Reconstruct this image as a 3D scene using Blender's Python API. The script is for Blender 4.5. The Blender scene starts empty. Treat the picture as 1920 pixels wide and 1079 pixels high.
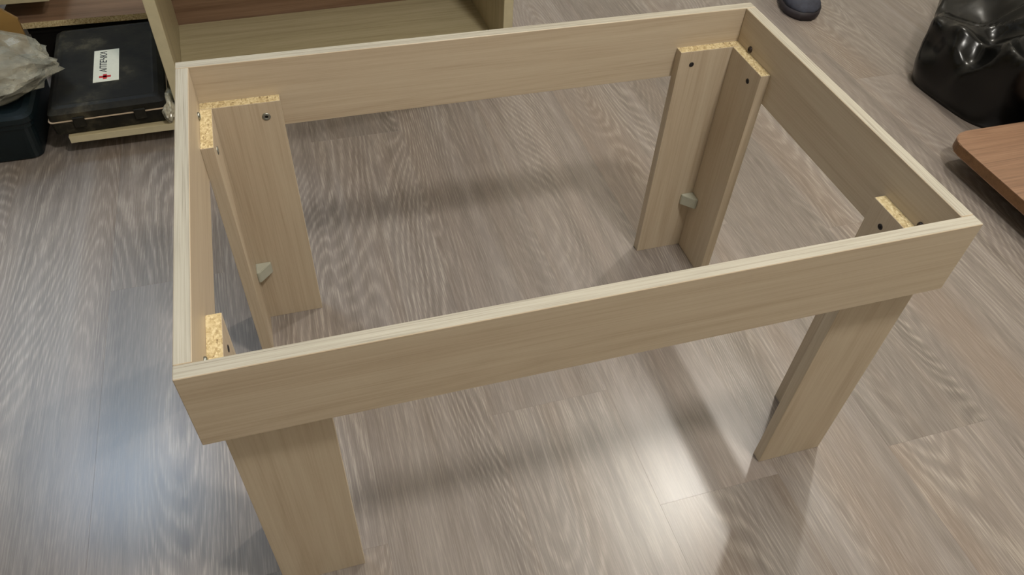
import bpy, bmesh, math, random
from mathutils import Vector, Matrix, noise

random.seed(7)
scene = bpy.context.scene
col = scene.collection

# ---------------------------------------------------------------- camera, world, lights, exposure
cam_data = bpy.data.cameras.new('camera')
cam_data.sensor_fit = 'HORIZONTAL'
cam_data.sensor_width = 36.0
cam_data.lens = 36.0 * 1429.9 / 1920.0
cam_data.clip_start = 0.02
cam = bpy.data.objects.new('camera', cam_data)
col.objects.link(cam)
R = Matrix(((0.9583, 0.1768, -0.2244), (-0.2824, 0.7057, -0.6497), (0.0435, 0.6860, 0.7263)))
cam.matrix_world = Matrix.Translation((0.1444, -0.4437, 1.0068)) @ R.to_4x4()
scene.camera = cam

world = bpy.data.worlds.new('world')
scene.world = world
world.use_nodes = True
world.node_tree.nodes['Background'].inputs[0].default_value = (0.5, 0.55, 0.65, 1)
world.node_tree.nodes['Background'].inputs[1].default_value = 0.05


def point_light(name, loc, power, color, radius):
    d = bpy.data.lights.new(name, 'POINT')
    d.energy = power
    d.color = color
    d.shadow_soft_size = radius
    o = bpy.data.objects.new(name, d)
    o.location = loc
    col.objects.link(o)
    return o


def area_light(name, loc, rot, sx, sy, power, color):
    d = bpy.data.lights.new(name, 'AREA')
    d.shape = 'RECTANGLE'
    d.size, d.size_y = sx, sy
    d.energy = power
    d.color = color
    o = bpy.data.objects.new(name, d)
    o.location = loc
    o.rotation_euler = rot
    col.objects.link(o)
    return o


point_light('ceiling_lamp_right', (1.90, 1.33, 3.00), 90, (1.0, 0.965, 0.90), 0.05)
point_light('ceiling_lamp_front', (0.90, -0.46, 2.30), 108, (1.0, 0.965, 0.90), 0.11)
area_light('window_daylight', (-1.20, 2.06, 1.80), (math.radians(-90), 0, 0), 1.4, 1.25, 11, (0.68, 0.84, 1.0))
cool = area_light('ceiling_lamp_cool', (-0.97, 1.80, 2.40), (0, 0, 0), 0.55, 0.32, 15, (0.56, 0.76, 1.0))

vs = scene.view_settings
vs.view_transform = 'Standard'
vs.look = 'None'
vs.exposure = 0.0
vs.gamma = 1.0
vs.use_curve_mapping = False


# ---------------------------------------------------------------- helpers
def s2l(c):
    c = c / 255.0
    return c / 12.92 if c <= 0.04045 else ((c + 0.055) / 1.055) ** 2.4


def rgb(r, g, b):
    return (s2l(r), s2l(g), s2l(b), 1.0)


class NT:
    def __init__(self, name):
        self.m = bpy.data.materials.new(name)
        self.m.use_nodes = True
        self.t = self.m.node_tree
        self.b = self.t.nodes['Principled BSDF']

    def n(self, kind, **kw):
        nd = self.t.nodes.new(kind)
        for k, v in kw.items():
            setattr(nd, k, v)
        return nd

    def put(self, sock, v):
        if isinstance(v, bpy.types.NodeSocket):
            self.t.links.new(v, sock)
        else:
            sock.default_value = v

    def math(self, op, a, b=0.0, c=0.0):
        nd = self.n('ShaderNodeMath', operation=op)
        for i, v in enumerate((a, b, c)):
            self.put(nd.inputs[i], v)
        return nd.outputs[0]

    def mapping(self, vec, scale=(1, 1, 1), loc=(0, 0, 0)):
        nd = self.n('ShaderNodeMapping')
        self.put(nd.inputs['Vector'], vec)
        self.put(nd.inputs['Scale'], scale)
        self.put(nd.inputs['Location'], loc)
        return nd.outputs[0]

    def noise(self, vec, scale, detail=3.0, rough=0.5):
        nd = self.n('ShaderNodeTexNoise')
        self.put(nd.inputs['Vector'], vec)
        nd.inputs['Scale'].default_value = scale
        nd.inputs['Detail'].default_value = detail
        nd.inputs['Roughness'].default_value = rough
        return nd.outputs['Fac']

    def ramp(self, fac, stops):
        nd = self.n('ShaderNodeValToRGB')
        el = nd.color_ramp.elements
        while len(el) < len(stops):
            el.new(0.5)
        for e, (p, c) in zip(el, stops):
            e.position = p
            e.color = c if len(c) == 4 else (*c, 1)
        self.put(nd.inputs[0], fac)
        return nd.outputs[0]

    def mix(self, fac, a, b, mode='MIX'):
        nd = self.n('ShaderNodeMix', data_type='RGBA', blend_type=mode)
        self.put(nd.inputs[0], fac)
        self.put(nd.inputs[6], a)
        self.put(nd.inputs[7], b)
        return nd.outputs[2]

    def coords(self):
        return self.n('ShaderNodeTexCoord').outputs['Object']

    def rand(self):
        return self.n('ShaderNodeObjectInfo').outputs['Random']

    def bump(self, h, strength, dist):
        nd = self.n('ShaderNodeBump')
        nd.inputs['Strength'].default_value = strength
        nd.inputs['Distance'].default_value = dist
        self.put(nd.inputs['Height'], h)
        self.t.links.new(nd.outputs[0], self.b.inputs['Normal'])

    def set(self, **kw):
        for k, v in kw.items():
            self.put(self.b.inputs[k.replace('_', ' ')], v)
        return self.m


GREY = ((0, 0, 0, 1), (1, 1, 1, 1))


def grain_scale(axis, across, along):
    s = [across] * 3
    s['xyz'.index(axis)] = along
    return tuple(s)


def wood(name, axis, dark, mid, light, figure=0.5, rough=0.42, fine=1.0, bump=0.12, spec=0.3, across=420):
    """Printed wood decor, grain running along the given axis of the object."""
    w = NT(name)
    co = w.coords()
    off = w.n('ShaderNodeVectorMath', operation='SCALE')
    w.put(off.inputs[0], (7.3, 4.1, 9.7))
    w.put(off.inputs['Scale'], w.rand())
    add = w.n('ShaderNodeVectorMath', operation='ADD')
    w.put(add.inputs[0], co)
    w.put(add.inputs[1], off.outputs[0])
    v = add.outputs[0]
    a = w.noise(w.mapping(v, grain_scale(axis, 14, 0.9)), 1.0, 2.0, 0.45)
    contour = w.math('ABSOLUTE', w.math('SINE', w.math('MULTIPLY', a, 42.0)))
    f1 = w.noise(w.mapping(v, grain_scale(axis, across, 9)), 1.0, 2.0, 0.6)
    f2 = w.noise(w.mapping(v, grain_scale(axis, 60, 1.6)), 1.0, 3.0, 0.6)
    t = w.math('ADD', w.math('MULTIPLY', f2, 0.55), w.math('MULTIPLY', f1, 0.45 * fine))
    t = w.math('ADD', t, w.math('MULTIPLY', w.math('SUBTRACT', contour, 0.6), 0.16 * figure))
    c = w.ramp(t, [(0.30 + 0.06 * (fine - 1), dark), (0.50 + 0.2 * (fine - 1), mid), (0.72 + 0.25 * (fine - 1), light)])
    w.bump(f1, bump, 0.0006)
    return w.set(Base_Color=c, Roughness=rough, Specular_IOR_Level=spec)


def chipboard(name):
    w = NT(name)
    co = w.coords()
    vo = w.n('ShaderNodeTexVoronoi')
    vo.inputs['Scale'].default_value = 420
    w.put(vo.inputs['Vector'], w.mapping(co, (1, 0.6, 1)))
    a = w.noise(co, 260, 4, 0.7)
    t = w.math('ADD', w.math('MULTIPLY', vo.outputs['Color'], 0.5), w.math('MULTIPLY', a, 0.6))
    c = w.ramp(t, [(0.25, rgb(104, 82, 54)), (0.40, rgb(178, 156, 114)), (0.62, rgb(204, 186, 144)), (0.8, rgb(220, 206, 168))])
    w.bump(t, 0.5, 0.001)
    return w.set(Base_Color=c, Roughness=0.85)


def plain(name, c, rough=0.5, metal=0.0, var=0.12, scale=30.0, bump=0.0, spec=0.5):
    w = NT(name)
    co = w.coords()
    a = w.noise(co, scale, 4, 0.6)
    lo = tuple(x * (1 - var) for x in c[:3]) + (1,)
    hi = tuple(min(1, x * (1 + var)) for x in c[:3]) + (1,)
    cc = w.ramp(a, [(0.3, lo), (0.7, hi)])
    if bump:
        w.bump(a, bump, 0.002)
    return w.set(Base_Color=cc, Roughness=rough, Metallic=metal, Specular_IOR_Level=spec)


def floor_material():
    w = NT('limed_oak_laminate')
    co = w.coords()
    r = w.math('MULTIPLY', w.n('ShaderNodeObjectInfo').outputs['Object Index'], 0.001)
    off = w.n('ShaderNodeCombineXYZ')
    w.put(off.inputs[0], w.math('MULTIPLY', r, 31.0))
    w.put(off.inputs[1], w.math('MULTIPLY', r, 57.0))
    add = w.n('ShaderNodeVectorMath', operation='ADD')
    w.put(add.inputs[0], co)
    w.put(add.inputs[1], off.outputs[0])
    v = add.outputs[0]
    big = w.noise(w.mapping(v, (5.2, 0.85, 1)), 1.0, 1.0, 0.4)
    wob = w.noise(w.mapping(v, (130, 26, 1)), 1.0, 2.0, 0.6)
    ph = w.math('ADD', w.math('MULTIPLY', big, 170.0), w.math('MULTIPLY', wob, 1.9))
    ring = w.math('POWER', w.math('ABSOLUTE', w.math('SINE', ph)), 3.5)
    fig = w.noise(w.mapping(v, (5.0, 0.9, 3)), 1.0, 1.0, 0.5)
    figm = w.ramp(fig, [(0.42, GREY[0]), (0.60, GREY[1])])
    pores = w.noise(w.mapping(v, (520, 16, 1)), 1.0, 2.0, 0.65)
    porem = w.ramp(pores, [(0.44, GREY[0]), (0.62, GREY[1])])
    streak = w.noise(w.mapping(v, (34, 0.7, 1)), 1.0, 3.0, 0.55)
    base = w.ramp(streak, [(0.30, rgb(116, 107, 102)), (0.50, rgb(131, 122, 117)), (0.70, rgb(142, 134, 130))])
    warm = w.ramp(w.noise(w.mapping(v, (10, 0.4, 2)), 1.0, 2.0, 0.5), [(0.46, GREY[0]), (0.68, (0.62, 0.62, 0.62, 1))])
    base = w.mix(warm, base, rgb(132, 115, 102))
    tint = w.ramp(r, [(0.0, rgb(170, 166, 156)), (0.5, rgb(206, 203, 198)), (1.0, rgb(232, 229, 227))])
    base = w.mix(0.55, base, tint, 'MULTIPLY')
    lines = w.math('MULTIPLY', w.math('MULTIPLY', ring, w.math('ADD', w.math('MULTIPLY', figm, 0.26), 0.06)),
                   w.math('ADD', w.math('MULTIPLY', porem, 0.8), 0.35))
    c = w.mix(lines, base, rgb(190, 181, 169))
    c = w.mix(w.math('MULTIPLY', porem, 0.14), c, rgb(186, 178, 167))
    h = w.math('ADD', w.math('MULTIPLY', pores, 0.7), w.math('MULTIPLY', ring, 0.15))
    w.bump(h, 0.10, 0.0005)
    rough = w.math('ADD', w.math('MULTIPLY', pores, 0.10), 0.27)
    return w.set(Base_Color=c, Roughness=rough, Specular_IOR_Level=0.4, Coat_Weight=0.42, Coat_Roughness=0.25)


def new_obj(name, bm, mats, parent=None, smooth=False, loc=None):
    me = bpy.data.meshes.new(name)
    bm.normal_update()
    bm.to_mesh(me)
    bm.free()
    for m in (mats if isinstance(mats, (list, tuple)) else [mats]):
        me.materials.append(m)
    if smooth:
        for p in me.polygons:
            p.use_smooth = True
    o = bpy.data.objects.new(name, me)
    col.objects.link(o)
    if parent:
        o.parent = parent
    if loc:
        o.location = loc
    return o


def empty(name, loc, rz=0.0):
    o = bpy.data.objects.new(name, None)
    o.empty_display_size = 0.05
    o.location = loc
    o.rotation_euler = (0, 0, rz)
    col.objects.link(o)
    return o


def tag(o, label, cat, group=None):
    o['label'] = label
    o['category'] = cat
    if group:
        o['group'] = group
    return o


def add_box(bm, lo, hi, mat=0, bevel=0.0, seg=1, face_mats=None):
    """Axis-aligned box; face_mats maps '+z' etc. to a slot."""
    c = [(a + b) / 2 for a, b in zip(lo, hi)]
    s = [b - a for a, b in zip(lo, hi)]
    r = bmesh.ops.create_cube(bm, size=1.0, matrix=Matrix.Translation(c) @ Matrix.Diagonal((*s, 1)))
    vs_ = r['verts']
    fs = list({f for v in vs_ for f in v.link_faces})
    for f in fs:
        f.material_index = mat
        if face_mats:
            f.normal_update()
            n = f.normal
            k = max(range(3), key=lambda i: abs(n[i]))
            key = ('+' if n[k] > 0 else '-') + 'xyz'[k]
            if key in face_mats:
                f.material_index = face_mats[key]
    if bevel > 0:
        es = list({e for v in vs_ for e in v.link_edges})
        bmesh.ops.bevel(bm, geom=es, offset=bevel, segments=seg, affect='EDGES', profile=0.5)


def box(name, lo, hi, mats, parent=None, bevel=0.0, seg=1, face_mats=None, smooth=False):
    """Box mesh whose origin is the centre of its bottom face."""
    o = Vector(((lo[0] + hi[0]) / 2, (lo[1] + hi[1]) / 2, lo[2]))
    bm = bmesh.new()
    add_box(bm, Vector(lo) - o, Vector(hi) - o, 0, bevel, seg, face_mats)
    return new_obj(name, bm, mats, parent, smooth, o)


def add_prism(bm, pts, z0, z1, mat=0):
    lo = [bm.verts.new((x, y, z0)) for x, y in pts]
    hi = [bm.verts.new((x, y, z1)) for x, y in pts]
    n = len(pts)
    fs = [bm.faces.new(list(reversed(lo))), bm.faces.new(hi)]
    for i in range(n):
        fs.append(bm.faces.new((lo[i], lo[(i + 1) % n], hi[(i + 1) % n], hi[i])))
    for f in fs:
        f.material_index = mat
    return fs


def lathe(bm, profile, n=20, mat=Matrix.Identity(4)):
    rings = []
    for r, z in profile:
        if r < 1e-6:
            rings.append([bm.verts.new(mat @ Vector((0, 0, z)))])
        else:
            rings.append([bm.verts.new(mat @ Vector((r * math.cos(2 * math.pi * i / n), r * math.sin(2 * math.pi * i / n), z))) for i in range(n)])
    for a, b in zip(rings, rings[1:]):
        for i in range(n):
            j = (i + 1) % n
            if len(a) == 1 and len(b) > 1:
                bm.faces.new((a[0], b[i], b[j]))
            elif len(b) == 1 and len(a) > 1:
                bm.faces.new((a[i], a[j], b[0]))
            elif len(a) > 1:
                bm.faces.new((a[i], a[j], b[j], b[i]))


# ---------------------------------------------------------------- materials
OAK_D, OAK_M, OAK_L = rgb(173, 155, 132), rgb(185, 169, 147), rgb(193, 179, 157)
oak_x = wood('light_oak_board_x', 'x', OAK_D, OAK_M, OAK_L, 0.5)
oak_y = wood('light_oak_board_y', 'y', OAK_D, OAK_M, OAK_L, 0.5)
oak_z = wood('light_oak_board_z', 'z', OAK_D, OAK_M, OAK_L, 0.5)
EDG_D, EDG_M, EDG_L = rgb(120, 113, 100), rgb(165, 159, 145), rgb(178, 172, 159)
edge_x = wood('oak_edge_band_x', 'x', EDG_D, EDG_M, EDG_L, 0.2, 0.6, 1.9, 0.3, 0.15, 650)
edge_y = wood('oak_edge_band_y', 'y', EDG_D, EDG_M, EDG_L, 0.2, 0.6, 1.9, 0.3, 0.15, 650)
edge_z = wood('oak_edge_band_z', 'z', OAK_D, OAK_M, OAK_L, 0.2, 0.45, 1.3, 0.3)
chip = chipboard('raw_chipboard')
floor_mat = floor_material()
steel = plain('zinc_steel', rgb(150, 152, 146), 0.35, 0.9, 0.1, 200)
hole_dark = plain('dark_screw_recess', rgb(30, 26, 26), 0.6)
grey_plastic = plain('grey_plastic', rgb(168, 168, 154), 0.45, 0, 0.05, 80)
cream_x = wood('cream_oak_board_x', 'x', rgb(150, 138, 108), rgb(172, 160, 128), rgb(184, 172, 142), 0.3)
cream_z = wood('cream_oak_board_z', 'z', rgb(150, 138, 108), rgb(172, 160, 128), rgb(184, 172, 142), 0.3)
cream_edge = plain('cream_edge_band', rgb(186, 176, 146), 0.45, 0, 0.05, 60)
back_brown = wood('brown_back_panel', 'x', rgb(104, 80, 62), rgb(124, 98, 78), rgb(138, 112, 90), 0.3)
walnut = wood('walnut_board', 'x', rgb(108, 83, 66), rgb(134, 104, 83), rgb(150, 121, 98), 0.7, 0.4)
walnut_edge = wood('walnut_edge', 'x', rgb(92, 66, 44), rgb(110, 80, 54), rgb(124, 92, 64), 0.2, 0.4)
plaster = plain('beige_plaster', rgb(186, 182, 172), 0.9, 0, 0.03, 8)
w = NT('scuffed_black_plastic')
_co = w.coords()
_a = w.noise(w.mapping(_co, (1, 1, 1), (0.3, 0.1, 0)), 9, 5, 0.62)
_g = w.math('ADD', _a, w.math('MULTIPLY', w.noise(_co, 120, 3, 0.7), 0.15))
black_plastic = w.set(Base_Color=w.ramp(_g, [(0.44, rgb(17, 16, 13)), (0.60, rgb(34, 32, 25)), (0.80, rgb(84, 78, 62))]), Roughness=0.6, Specular_IOR_Level=0.2)
teal_plastic = plain('dark_teal_plastic', rgb(11, 23, 27), 0.4, 0, 0.2, 20, 0, 0.35)
card_mat = plain('brown_cardboard', rgb(150, 116, 62), 0.85, 0, 0.08, 25)
tape_mat = plain('packing_tape', rgb(170, 140, 90), 0.3, 0, 0.05, 25)
white_paper = plain('white_sticker', rgb(214, 212, 194), 0.6, 0, 0.04, 90)
red_ink = plain('red_print', rgb(190, 24, 26), 0.6)
black_ink = plain('black_print', rgb(26, 24, 30), 0.6)
shoe_dark = plain('dark_shoe_fabric', rgb(44, 46, 58), 0.8, 0, 0.3, 60, 0.2)
shoe_sole = plain('dark_rubber_sole', rgb(36, 28, 32), 0.6, 0, 0.2, 60)

# ---------------------------------------------------------------- setting: floor and its planks
X0, X1, Y0, Y1, ZC = -1.90, 3.10, -2.30, 2.10, 3.15
floor = box('floor', (X0, Y0, -0.060), (X1, Y1, -0.008), plain('screed', rgb(120, 112, 104), 0.9))
floor['kind'] = 'structure'
PW, PL = 0.1935, 1.38
joint = {0: -0.010, 2: -0.012, 5: 0.944, -2: 0.980, -3: 0.035, 1: 0.52, -1: 0.20, 3: 0.46, 4: -0.30, -4: 0.62, -5: 1.16, -6: 0.3}
plank_mesh = {}
tint_of = {(0, True): 800, (0, False): 180, (2, True): 120, (2, False): 640, (5, False): 780, (5, True): 380, (-2, True): 120,
           (-2, False): 470, (-4, True): 200, (-4, False): 400, (-5, False): 260, (-6, True): 300, (-6, False): 330, (-5, True): 330, (1, True): 610, (1, False): 600}  # plank tones; left rows also darkened to stand for the shade there


def plank_me(w, l):
    key = (round(w, 4), round(l, 4))
    if key not in plank_mesh:
        bm = bmesh.new()
        add_box(bm, (-w / 2, -l / 2, -0.008), (w / 2, l / 2, 0.0))
        es = [e for e in bm.edges if all(v.co.z > -0.001 for v in e.verts)]
        bmesh.ops.bevel(bm, geom=es, offset=0.00012, segments=1, affect='EDGES')
        me = bpy.data.meshes.new('plank')
        bm.to_mesh(me)
        bm.free()
        me.materials.append(floor_mat)
        plank_mesh[key] = me
    return plank_mesh[key]


k0 = math.floor((X0 - 0.5415) / PW)
k = k0
while 0.5415 + k * PW < X1:
    xa, xb = max(X0, 0.5415 + k * PW), min(X1, 0.5415 + (k + 1) * PW)
    j = joint.get(k, random.uniform(-0.6, 0.6))
    while j > Y0:
        j -= PL
    while j < Y1:
        ya, yb = max(Y0, j), min(Y1, j + PL)
        if yb - ya > 0.02 and xb - xa > 0.02:
            p = bpy.data.objects.new('plank', plank_me(xb - xa - 0.00004, yb - ya - 0.00004))
            p.location = ((xa + xb) / 2, (ya + yb) / 2, 0.0)
            p.pass_index = tint_of.get((k, ya > joint.get(k, 9) - 0.01), random.randint(330, 680))
            p.parent = floor
            p.matrix_parent_inverse = Matrix.Translation(floor.location).inverted()
            col.objects.link(p)
        j += PL
    k += 1

# room shell around the view
for nm, lo, hi in (('wall_left', (X0 - 0.1, Y0, -0.06), (X0, Y1, ZC)),
                   ('wall_right', (X1, Y0, -0.06), (X1 + 0.1, Y1, ZC)),
                   ('wall_front', (X0 - 0.1, Y0 - 0.1, -0.06), (X1 + 0.1, Y0, ZC)),
                   ('wall_back', (X0 - 0.1, Y1, -0.06), (X1 + 0.1, Y1 + 0.1, ZC)),
                   ('ceiling', (X0 - 0.1, Y0 - 0.1, ZC), (X1 + 0.1, Y1 + 0.1, ZC + 0.1))):
    o = box(nm, lo, hi, plaster)
    o['kind'] = 'structure'

# ---------------------------------------------------------------- the table frame
L, W, H, T = 0.836, 0.523, 0.473, 0.016
RH, LW, LD = 0.103, 0.104, 0.0536
LT = H - LD
table = empty('table_frame', (0, 0, 0))
tag(table, 'light oak laminate coffee table frame without a top standing on the laminate floor', 'table')
BV = 0.0007
rails = {}
rails['front'] = box('rail', (0, 0, H - RH), (L, T, H), [oak_x, edge_x, edge_z], table, BV, 1, {'+z': 1, '-x': 2, '+x': 2})
rails['back'] = box('rail', (0, W - T, H - RH), (L, W, H), [oak_x, edge_x, edge_z], table, BV, 1, {'+z': 1, '-x': 2, '+x': 2})
rails['left'] = box('rail', (0, T + 0.0003, H - RH), (T, W - T - 0.0003, H), [oak_y, edge_y], table, BV, 1, {'+z': 1})
rails['right'] = box('rail', (L - T, T + 0.0003, H - RH), (L, W - T - 0.0003, H), [oak_y, edge_y], table, BV, 1, {'+z': 1})


def screw_bm(r, head=0.0012):
    """Countersunk cross-head screw along +z, head just proud, with its recess."""
    bm = bmesh.new()
    lathe(bm, [(0, head * 0.2), (r * 0.34, head * 0.25), (r * 0.40, head), (r * 0.8, head), (r, head * 0.4), (r, -0.002), (0, -0.002)], 18)
    for f in bm.faces:
        if f.calc_center_median().xy.length < r * 0.36 and f.calc_center_median().z > 0:
            f.material_index = 1
    return bm


def hole_bm(r):
    bm = bmesh.new()
    lathe(bm, [(0, 0.0003), (r * 0.55, 0.0004), (r * 0.7, 0.0009), (r, 0.0006), (r, -0.002), (0, -0.002)], 16)
    return bm


def put_rot(o, loc, normal):
    o.rotation_mode = 'QUATERNION'
    o.rotation_quaternion = Vector((0, 0, 1)).rotation_difference(Vector(normal))
    o.location = loc


def child_local(o, parent, world_loc, normal=None):
    o.parent = parent
    loc = Vector(world_loc) - parent.location
    if normal:
        put_rot(o, loc, normal)
    else:
        o.location = loc


# four L-shaped legs: a wide board along the long rail plus a side board
for sx in (0, 1):
    for sy in (0, 1):
        def mx(a):
            return a if sx == 0 else L - a

        def my(a):
            return a if sy == 0 else W - a

        def rng(f, a, b):
            return tuple(sorted((f(a), f(b))))
        xa, xb = rng(mx, T, T + LW)
        ya, yb = rng(my, T, 2 * T)
        leg = box('leg', (xa, ya, 0.0), (xb, yb, LT), [oak_z, chip, edge_z], table, BV * 0.6, 1,
                  {'+z': 1, '-z': 1, '+x': 2, '-x': 2})
        sxa, sxb = rng(mx, T, 2 * T)
        sya, syb = rng(my, 2 * T + 0.0002, T + LW)
        side = box('side_board', (sxa, sya, 0.0), (sxb, syb, LT), [oak_z, chip, edge_z], None, BV * 0.6, 1,
                   {'+z': 1, '-z': 1, '+y': 2, '-y': 2})
        side.parent = leg
        side.location = Vector(side.location) - leg.location
        # screws that clamp each board to the rail
        ny = -1 if sy else 1
        nx = -1 if sx else 1
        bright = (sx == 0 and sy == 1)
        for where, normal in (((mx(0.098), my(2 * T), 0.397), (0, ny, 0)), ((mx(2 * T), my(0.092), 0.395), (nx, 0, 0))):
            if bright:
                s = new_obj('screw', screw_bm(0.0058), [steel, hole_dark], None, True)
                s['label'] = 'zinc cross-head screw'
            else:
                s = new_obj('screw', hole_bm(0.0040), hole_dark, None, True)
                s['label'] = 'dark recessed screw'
            child_local(s, leg, where, normal)
        # grey plastic corner bracket inside the L
        bm = bmesh.new()
        q = 0.023
        pts = [(0, 0), (q, 0.0), (q, 0.004), (0.004, q), (0, q)]
        pts = [(x * nx, y * ny) for x, y in pts]
        if nx * ny < 0:
            pts.reverse()
        add_prism(bm, pts, 0.0, 0.021)
        bmesh.ops.bevel(bm, geom=bm.edges[:], offset=0.0008, segments=2, affect='EDGES')
        br = new_obj('corner_bracket', bm, grey_plastic, None)
        br['label'] = 'grey plastic corner bracket'
        child_local(br, leg, (mx(2 * T), my(2 * T), 0.1085))
        # bolt head of the rail just above the leg
        bm = bmesh.new()
        lathe(bm, [(0, 0.0022), (0.0018, 0.0022), (0.0022, 0.0028), (0.0040, 0.0026), (0.0048, 0.0010), (0.0048, -0.001), (0, -0.001)], 18)
        b = new_obj('bolt', bm, steel if sx == 0 else plain('dark_bolt', rgb(70, 62, 60), 0.35, 0.8), None, True)
        rail = rails['left' if sx == 0 else 'right']
        child_local(b, rail, (mx(T), my(0.055), 0.4255), (nx, 0, 0))

# ---------------------------------------------------------------- open cabinet behind the table
CT, CW, CD, CH, CZ = 0.022, 0.744, 0.300, 1.72, 0.100
cab = empty('open_cabinet', (-0.1058, 1.070, 0.0), math.radians(2.0))
tag(cab, 'cream oak open cabinet with brown back panel standing behind the table', 'cabinet')
box('side_panel', (0, 0, 0), (CT, CD, CH), [cream_z, cream_edge], cab, 0.0008, 1, {'-y': 1})
box('side_panel', (CW - CT, 0, 0), (CW, CD, CH), [cream_z, cream_edge], cab, 0.0008, 1, {'-y': 1})
box('bottom_shelf', (CT, 0.002, CZ - CT), (CW - CT, CD - 0.004, CZ), [cream_x, cream_edge], cab, 0.0008, 1, {'-y': 1})
for zz in (0.50, 0.90, 1.30):
    box('middle_shelf', (CT, 0.012, zz), (CW - CT, CD - 0.004, zz + CT), [cream_x, cream_edge], cab, 0.0008, 1, {'-y': 1})
box('top_panel', (CT, 0.0, CH - CT), (CW - CT, CD, CH), [cream_x, cream_edge], cab, 0.0008, 1, {'-y': 1})
box('plinth', (CT, 0.03, 0.0), (CW - CT, 0.03 + CT, CZ - CT), [cream_x, cream_edge], cab, 0.0008)
box('back_panel', (0.004, CD, 0.06), (CW - 0.004, CD + 0.004, CH), back_brown, cab)

# ---------------------------------------------------------------- pale panel under the black case
spacer = box('wood_block', (-0.28, 1.10, 0.0), (-0.14, 1.34, 0.033), [back_brown], None, 0.001)
tag(spacer, 'dark wooden block on the floor propping up the pale panel under the black case', 'block')
lowp = empty('loose_panel', (-0.319, 1.0385, 0.033), math.radians(1.0))
tag(lowp, 'thin pale board lying flat under the black first aid case', 'board')
box('board', (0, 0, 0), (0.205, 0.35, 0.0155), [cream_x, cream_edge, chip], lowp, 0.0006, 1, {'-y': 1, '-x': 2})

# ---------------------------------------------------------------- black first aid case
CB = 0.0488
case = empty('first_aid_case', (-0.3445, 1.0420, CB), math.radians(2.5))
tag(case, 'scuffed black plastic case with a white red-cross sticker on its lid', 'case')


def rounded_tray(w, d, z0, z1, inset0, inset1, r):
    """Tapered box with rounded vertical corners."""
    bm = bmesh.new()

    def loop(ins, z):
        vs_ = []
        for cx, cy, a0 in ((w - ins - r, d - ins - r, 0), (ins + r, d - ins - r, 90), (ins + r, ins + r, 180), (w - ins - r, ins + r, 270)):
            for i in range(6):
                a = math.radians(a0 + i * 18)
                vs_.append(bm.verts.new((cx + r * math.cos(a), cy + r * math.sin(a), z)))
        return vs_
    return bm, loop


def tray(name, w, d, levels, r, mats, parent, loc=(0, 0, 0)):
    bm, loop = rounded_tray(w, d, 0, 0, 0, 0, r)
    loops = [loop(ins, z) for ins, z in levels]
    n = len(loops[0])
    for a, b in zip(loops, loops[1:]):
        for i in range(n):
            bm.faces.new((a[i], a[(i + 1) % n], b[(i + 1) % n], b[i]))
    bm.faces.new(list(reversed(loops[0])))
    bm.faces.new(loops[-1])
    o = new_obj(name, bm, mats, parent, False, loc)
    return o


CWX, CDY = 0.226, 0.350
tray('case_base', CWX, CDY, [(0.006, 0.0), (0.003, 0.003), (0.001, 0.032)], 0.010, black_plastic, case)
tray('lid', CWX, CDY, [(0.001, 0.0340), (0.002, 0.048), (0.012, 0.056), (0.020, 0.0585), (0.024, 0.0578)], 0.010, black_plastic, case)
tray('seam_strip', CWX, CDY, [(0.0, 0.0318), (-0.0012, 0.0322), (-0.0012, 0.0338), (0.0, 0.0342)], 0.010,
     plain('pale_seam', rgb(176, 158, 136), 0.4), case)['label'] = 'thin pale seam strip'
for xx in (0.045, 0.160):
    box('latch', (xx, -0.004, 0.018), (xx + 0.022, 0.002, 0.040), black_plastic, case, 0.001, 2)
# sticker with red cross and lettering
lab = box('sticker', (0, 0, 0), (0.0505, 0.132, 0.0006), white_paper, case)
lab['label'] = 'white sticker with a red cross'
lab.location = (0.1130, 0.1575, 0.0578)
bm = bmesh.new()
for lo, hi in (((-0.0115, -0.0035), (0.0115, 0.0035)), ((-0.0038, -0.0095), (0.0038, 0.0095))):
    add_box(bm, (lo[0], lo[1], 0.0), (hi[0], hi[1], 0.0005))
cross = new_obj('red_cross', bm, red_ink, lab, False, (-0.002, -0.047, 0.0006))
cross['label'] = 'printed red cross'


def text_mesh(s, size, mat):
    cu = bpy.data.curves.new('text', 'FONT')
    cu.body = s
    cu.size = size
    cu.extrude = 0.0001
    cu.align_x = 'CENTER'
    cu.align_y = 'CENTER'
    cu.shear = 0.25
    cu.offset = 0.0004
    tmp = bpy.data.objects.new('text', cu)
    col.objects.link(tmp)
    bpy.context.view_layer.update()
    dg = bpy.context.evaluated_depsgraph_get()
    me = bpy.data.meshes.new_from_object(tmp.evaluated_get(dg))
    bpy.data.objects.remove(tmp)
    me.name = 'lettering'
    me.materials.clear()
    me.materials.append(mat)
    o = bpy.data.objects.new('lettering', me)
    col.objects.link(o)
    return o


tx = text_mesh('АПТЕЧКА', 0.0185, black_ink)
tx.parent = lab
tx.location = (-0.005, 0.015, 0.0007)
tx.rotation_euler = (0, 0, math.radians(90))

# small crumpled clear scrap beside the case


def clear_plastic(name, tint, alpha, rough=0.25):
    w = NT(name)
    co = w.coords()
    a = w.noise(co, 26, 5, 0.65)
    cc = w.ramp(a, [(0.3, tuple(x * 0.55 for x in tint[:3]) + (1,)), (0.65, tint)])
    w.bump(a, 0.25, 0.003)
    al = w.ramp(a, [(0.35, (alpha * 0.7,) * 3), (0.65, (min(1, alpha * 1.25),) * 3)])
    return w.set(Base_Color=cc, Roughness=rough, Alpha=al, Specular_IOR_Level=0.7)


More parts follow.
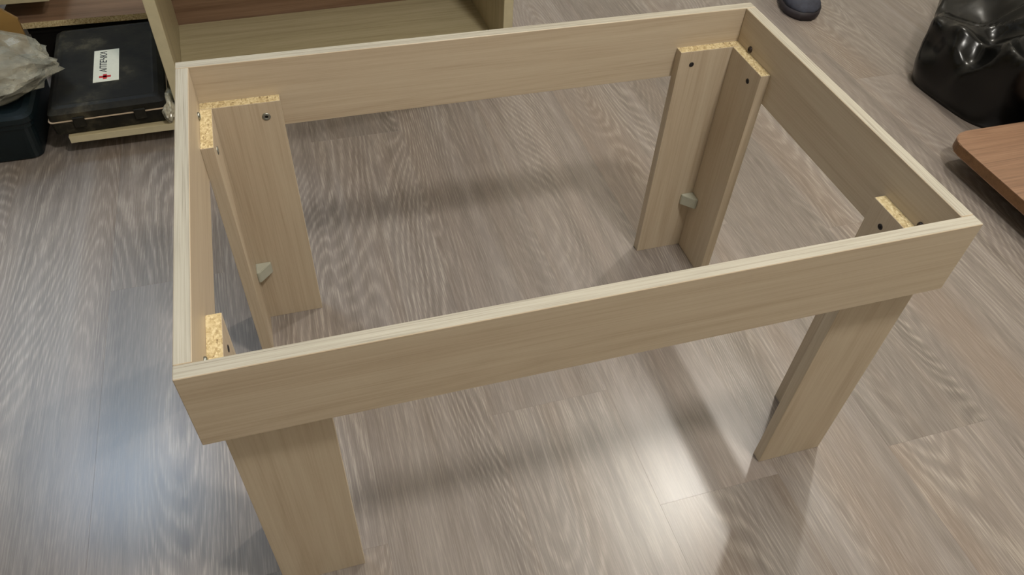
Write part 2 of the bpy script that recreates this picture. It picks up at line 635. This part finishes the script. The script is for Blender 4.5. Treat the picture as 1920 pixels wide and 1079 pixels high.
def crumple(name, center, radii, seed, mats, amp=0.22, freq=2.2, sub=5, base=0.0, smooth=False, fold=0.5):
    bm = bmesh.new()
    bmesh.ops.create_icosphere(bm, subdivisions=sub, radius=1.0)
    s = Vector((seed * 3.1, seed * 1.7, seed * 2.3))
    for v in bm.verts:
        d = v.co.normalized()
        n1 = noise.noise(d * freq + s)
        n2 = 1.0 - abs(noise.noise(d * freq * 1.9 + s * 2)) * 2.0
        n3 = 1.0 - abs(noise.noise(d * freq * 4.2 + s * 3)) * 2.0
        r = 1.0 + amp * (n1 + fold * n2 + fold * 0.35 * n3)
        p = Vector((d.x * r * radii[0], d.y * r * radii[1], d.z * r * radii[2]))
        v.co = p
    for v in bm.verts:
        v.co.z = max(v.co.z, base - center[2])
    return new_obj(name, bm, mats, None, smooth, center)


# ---------------------------------------------------------------- dark teal tool box and the clear bag on it
tb = empty('storage_box', (-0.640, 1.036, 0.0), math.radians(0.5))
tag(tb, 'dark teal plastic storage box on the floor at the left edge', 'box')
tray('box_body', 0.268, 0.25, [(0.014, 0.0), (0.010, 0.004), (0.004, 0.078), (0.0, 0.080), (0.0, 0.090)], 0.022, teal_plastic, tb)
tray('lid', 0.274, 0.256, [(0.002, 0.0902), (-0.001, 0.093), (-0.001, 0.104), (0.006, 0.108), (0.018, 0.109), (0.022, 0.105), (0.03, 0.105)], 0.024, teal_plastic, tb, (-0.003, -0.003, 0))

bag_mat = clear_plastic('crinkled_clear_film', rgb(190, 186, 168), 0.40, 0.09)
bag = empty('clear_plastic_bag', (-0.475, 1.135, 0.1095))
tag(bag, 'crumpled clear plastic bag of pale things lying on the dark teal box', 'bag')


def film_bag():
    bm = bmesh.new()
    bmesh.ops.create_icosphere(bm, subdivisions=4, radius=1.0)
    rnd = random.Random(5)
    for v in bm.verts:
        d = v.co.copy()
        n1 = noise.noise(d * 1.6 + Vector((3, 8, 1)))
        cell = noise.cell(d * 3.2) - 0.5
        fold = 1 - 2 * abs(noise.noise(d * 2.6 + Vector((1, 4, 6))))
        r = 1 + 0.16 * n1 + 0.13 * fold + 0.03 * cell + rnd.uniform(-0.018, 0.018)
        taper = 1.0 - 0.55 * max(0.0, d.x) ** 2
        v.co = Vector((d.x * r * 0.150, d.y * r * 0.112 * taper, d.z * r * 0.058 * taper))
        v.co.z = max(v.co.z, 0.1095 - 0.158)
    return bm


film = new_obj('film', film_bag(), bag_mat, None, False, (-0.462, 1.148, 0.158))
stuffing = crumple('contents', (-0.480, 1.150, 0.145), (0.110, 0.070, 0.034), 3, plain('pale_wrapping', rgb(112, 106, 92), 0.7, 0, 0.55, 26), 0.18, 1.9, 4, 0.112, False, 0.6)
for o in (film, stuffing):
    o.parent = bag
    o.location = o.location - bag.location

scrap = crumple('plastic_scrap', (-0.122, 1.085, 0.066), (0.013, 0.045, 0.024), 9, clear_plastic('grey_film', rgb(190, 184, 164), 0.9), 0.25, 1.8, 4, 0.049)
tag(scrap, 'small crumpled grey plastic scrap wedged right of the black first aid case', 'plastic scrap')

# cardboard sheet standing behind the bag
cs = empty('cardboard_sheet', (-0.640, 1.298, 0.0))
tag(cs, 'golden brown cardboard sheet standing upright behind the clear plastic bag', 'cardboard')


def upright_sheet(pts, t):
    bm = bmesh.new()
    fr = [bm.verts.new((x, 0, z)) for x, z in pts]
    bk = [bm.verts.new((x, t, z)) for x, z in pts]
    n = len(pts)
    bm.faces.new(fr)
    bm.faces.new(list(reversed(bk)))
    for i in range(n):
        f = bm.faces.new((fr[i], bk[i], bk[(i + 1) % n], fr[(i + 1) % n]))
        f.material_index = 1
    bmesh.ops.recalc_face_normals(bm, faces=bm.faces)
    return bm


new_obj('sheet', upright_sheet([(0, 0), (0.2455, 0), (0.2455, 0.181), (0.218, 0.208), (0.150, 0.250), (0.0, 0.255)], 0.007),
        [card_mat, plain('corrugated_edge', rgb(120, 90, 48), 0.9)], cs)

# ---------------------------------------------------------------- furniture panels lying at the back left
bp = empty('brown_panel', (-0.47, 1.405, 0.1055), math.radians(-1.0))
tag(bp, 'brown chipboard furniture panel lying flat behind the black case', 'board')
box('board', (0, 0, 0), (0.352, 0.34, 0.0150), [back_brown, chip], bp, 0.0006, 1, {'-y': 1, '+x': 1})
bl = empty('void_filler_box', (-0.42, 1.415, 0.0), math.radians(-1.0))  # dark box added to fill the black void under the panel
tag(bl, 'added dark box filling the black void under the brown panel behind the first aid case', 'box')
void_dark = plain('void_filler_black', rgb(20, 18, 16), 0.8, 0, 0.2, 20, 0, 0.1)
tray('box_body', 0.29, 0.30, [(0.002, 0.0), (0.0, 0.003), (0.0, 0.088)], 0.006, void_dark, bl)
tray('lid', 0.294, 0.304, [(0.0, 0.0882), (0.0, 0.1040), (0.003, 0.1053)], 0.006, void_dark, bl, (-0.002, -0.002, 0))
pp = empty('pale_panel', (-0.80, 1.405, 0.1680), math.radians(-1.0))
tag(pp, 'pale furniture panel lying above the brown panel at the top left', 'board')
box('board', (0, 0, 0), (0.452, 0.34, 0.0160), [cream_x, cream_edge], pp, 0.0006, 1, {'-y': 1, '+x': 1})
box('batten', (0.345, 0.18, -0.0472), (0.385, 0.32, 0.0), cream_x, pp, 0.001)
box('batten', (0.05, 0.18, -0.1680), (0.09, 0.32, 0.0), cream_x, pp, 0.001)

# ---------------------------------------------------------------- black bag at the right


def black_bag():
    bm = bmesh.new()
    NA, NV = 180, 70
    cx, cy = 2.00, 0.90
    outline = [(1.650, 0.905), (1.655, 0.80), (1.672, 0.70), (1.74, 0.645), (1.90, 0.628), (2.12, 0.630), (2.33, 0.72), (2.38, 0.92),
               (2.30, 1.15), (2.12, 1.24), (1.97, 1.20), (1.86, 1.09), (1.755, 0.99)]
    pol = sorted((math.atan2(y - cy, x - cx) % (2 * math.pi), math.hypot(x - cx, y - cy)) for x, y in outline)

    def rad(a):
        a %= 2 * math.pi
        for (a0, r0), (a1, r1) in zip(pol, pol[1:] + [(pol[0][0] + 2 * math.pi, pol[0][1])]):
            for b in (a, a + 2 * math.pi):
                if a0 <= b <= a1:
                    return r0 + (r1 - r0) * (b - a0) / (a1 - a0)
        return pol[0][1]
    rows = []
    for j in range(NV + 1):
        t = j / NV
        row = []
        for i in range(NA):
            a = 2 * math.pi * i / NA
            rr = sum(rad(a + d) for d in (-0.05, 0, 0.05)) / 3
            da = a - 2.85
            ex = 0.52 + 1.3 * math.exp(-(da / 0.70) ** 2)
            hr = math.cos(t * math.pi / 2) ** ex if t < 1 else 0.0
            z = 0.185 * math.sin(t * math.pi / 2) ** 0.85
            p = Vector((rr * math.cos(a) * hr, rr * math.sin(a) * hr, z))
            q = Vector((p.x * 5.0 + 3.7, p.y * 5.0 + 1.3, p.z * 6.0 + 8.2))
            ridge = 1 - 2.2 * abs(noise.noise(q))
            ridge2 = 1 - 2.2 * abs(noise.noise(q * 2.2 + Vector((5, 2, 1))))
            n0 = noise.noise(p * 3.2 + Vector((1.2, 7.7, 0.4)))
            amp = min(1.0, t * 4 + 0.02)
            out = Vector((math.cos(a) * 0.75 * (1 - t), math.sin(a) * 0.75 * (1 - t), 0.9))
            p += out * amp * (0.085 * n0 + 0.062 * ridge + 0.036 * ridge2 - 0.022)
            p.z = 0.0 if j == 0 else max(p.z, 0.002)
            row.append(bm.verts.new(p))
        rows.append(row)
    for a, b in zip(rows, rows[1:]):
        for i in range(NA):
            bm.faces.new((a[i], a[(i + 1) % NA], b[(i + 1) % NA], b[i]))
    bm.faces.new(list(reversed(rows[0])))
    bmesh.ops.remove_doubles(bm, verts=rows[-1], dist=0.05)
    return bm


bb_mat = plain('glossy_black_plastic', rgb(5, 5, 5), 0.24, 0, 0.3, 11, 0.4, 0.35)
bb = new_obj('black_bag', black_bag(), bb_mat, None, True, (2.00, 0.90, 0.0))
tag(bb, 'bulging glossy black bag lying on the floor at the right edge', 'bag')

# ---------------------------------------------------------------- walnut board with a rounded corner
wb = empty('walnut_board', (1.487, 0.605, 0.0), 0.0)
tag(wb, 'walnut brown board with rounded corners lying raised at the right edge', 'board')


def rounded_board(w, d, r, z0, z1):
    bm = bmesh.new()
    pts = []
    for cx, cy, a0 in ((w - r, -r, 0), (r, -r, 90), (r, -d + r, 180), (w - r, -d + r, 270)):
        for i in range(10):
            a = math.radians(a0 + i * 10)
            pts.append((cx + r * math.cos(a), cy + r * math.sin(a)))
    fs = add_prism(bm, pts, z0, z1)
    for f in fs[2:]:
        f.material_index = 1
    es = [e for e in bm.edges if abs(e.verts[0].co.z - e.verts[1].co.z) < 1e-6]
    bmesh.ops.bevel(bm, geom=es, offset=0.0015, segments=2, affect='EDGES')
    return bm


new_obj('top_board', rounded_board(0.75, 0.50, 0.048, 0.047, 0.071), [walnut, walnut_edge], wb)
for yy in (-0.12, -0.42):
    box('batten', (0.09, yy, 0.0), (0.66, yy + 0.04, 0.0470), walnut_edge, wb, 0.001)

# ---------------------------------------------------------------- dark shoe at the top
shoe = empty('dark_shoe', (1.548, 1.245, 0.0), math.radians(-14))
tag(shoe, 'dark shoe with its rounded toe pointing at the table, cut by the top edge', 'shoe')


def shoe_outline(t):
    # half width along the length, toe at t=0
    w = 0.052 * math.sin(min(1.0, (t + 0.02) / 0.22) * math.pi / 2) ** 0.6
    w *= 1.0 - 0.18 * max(0.0, math.sin((t - 0.3) / 0.5 * math.pi)) if 0.3 < t < 0.8 else 1.0
    if t > 0.86:
        w *= max(0.05, 1 - ((t - 0.86) / 0.14) ** 2) ** 0.5
    return w


def shoe_part(levels, top=True):
    """levels(t) -> list of (scale, z)."""
    bm = bmesh.new()
    n = 26
    secs = []
    for i in range(n + 1):
        t = i / n
        w = max(0.002, shoe_outline(t))
        secs.append([bm.verts.new((s * w, t * 0.27, z)) for s, z in levels(t)])
    m = len(secs[0])
    for a, b in zip(secs, secs[1:]):
        for i in range(m):
            bm.faces.new((a[i], a[(i + 1) % m], b[(i + 1) % m], b[i]))
    bm.faces.new(list(reversed(secs[0])))
    bm.faces.new(secs[-1])
    bmesh.ops.recalc_face_normals(bm, faces=bm.faces)
    return bm


def sole_levels(t):
    return [(-0.95, 0.0), (0.95, 0.0), (1.04, 0.008), (1.04, 0.024), (-1.04, 0.024), (-1.04, 0.008)]


def upper_levels(t):
    h = 0.045 + 0.045 * min(1.0, max(0.0, (t - 0.12) / 0.4))
    h *= min(1.0, 0.55 + t * 4)
    pts = []
    for i in range(13):
        a = math.pi * i / 12
        pts.append((math.cos(a) * 0.98, 0.0242 + (h - 0.02) * math.sin(a) ** 0.8))
    return pts


new_obj('sole', shoe_part(sole_levels), shoe_sole, shoe, True)
new_obj('upper', shoe_part(upper_levels), shoe_dark, shoe, True)
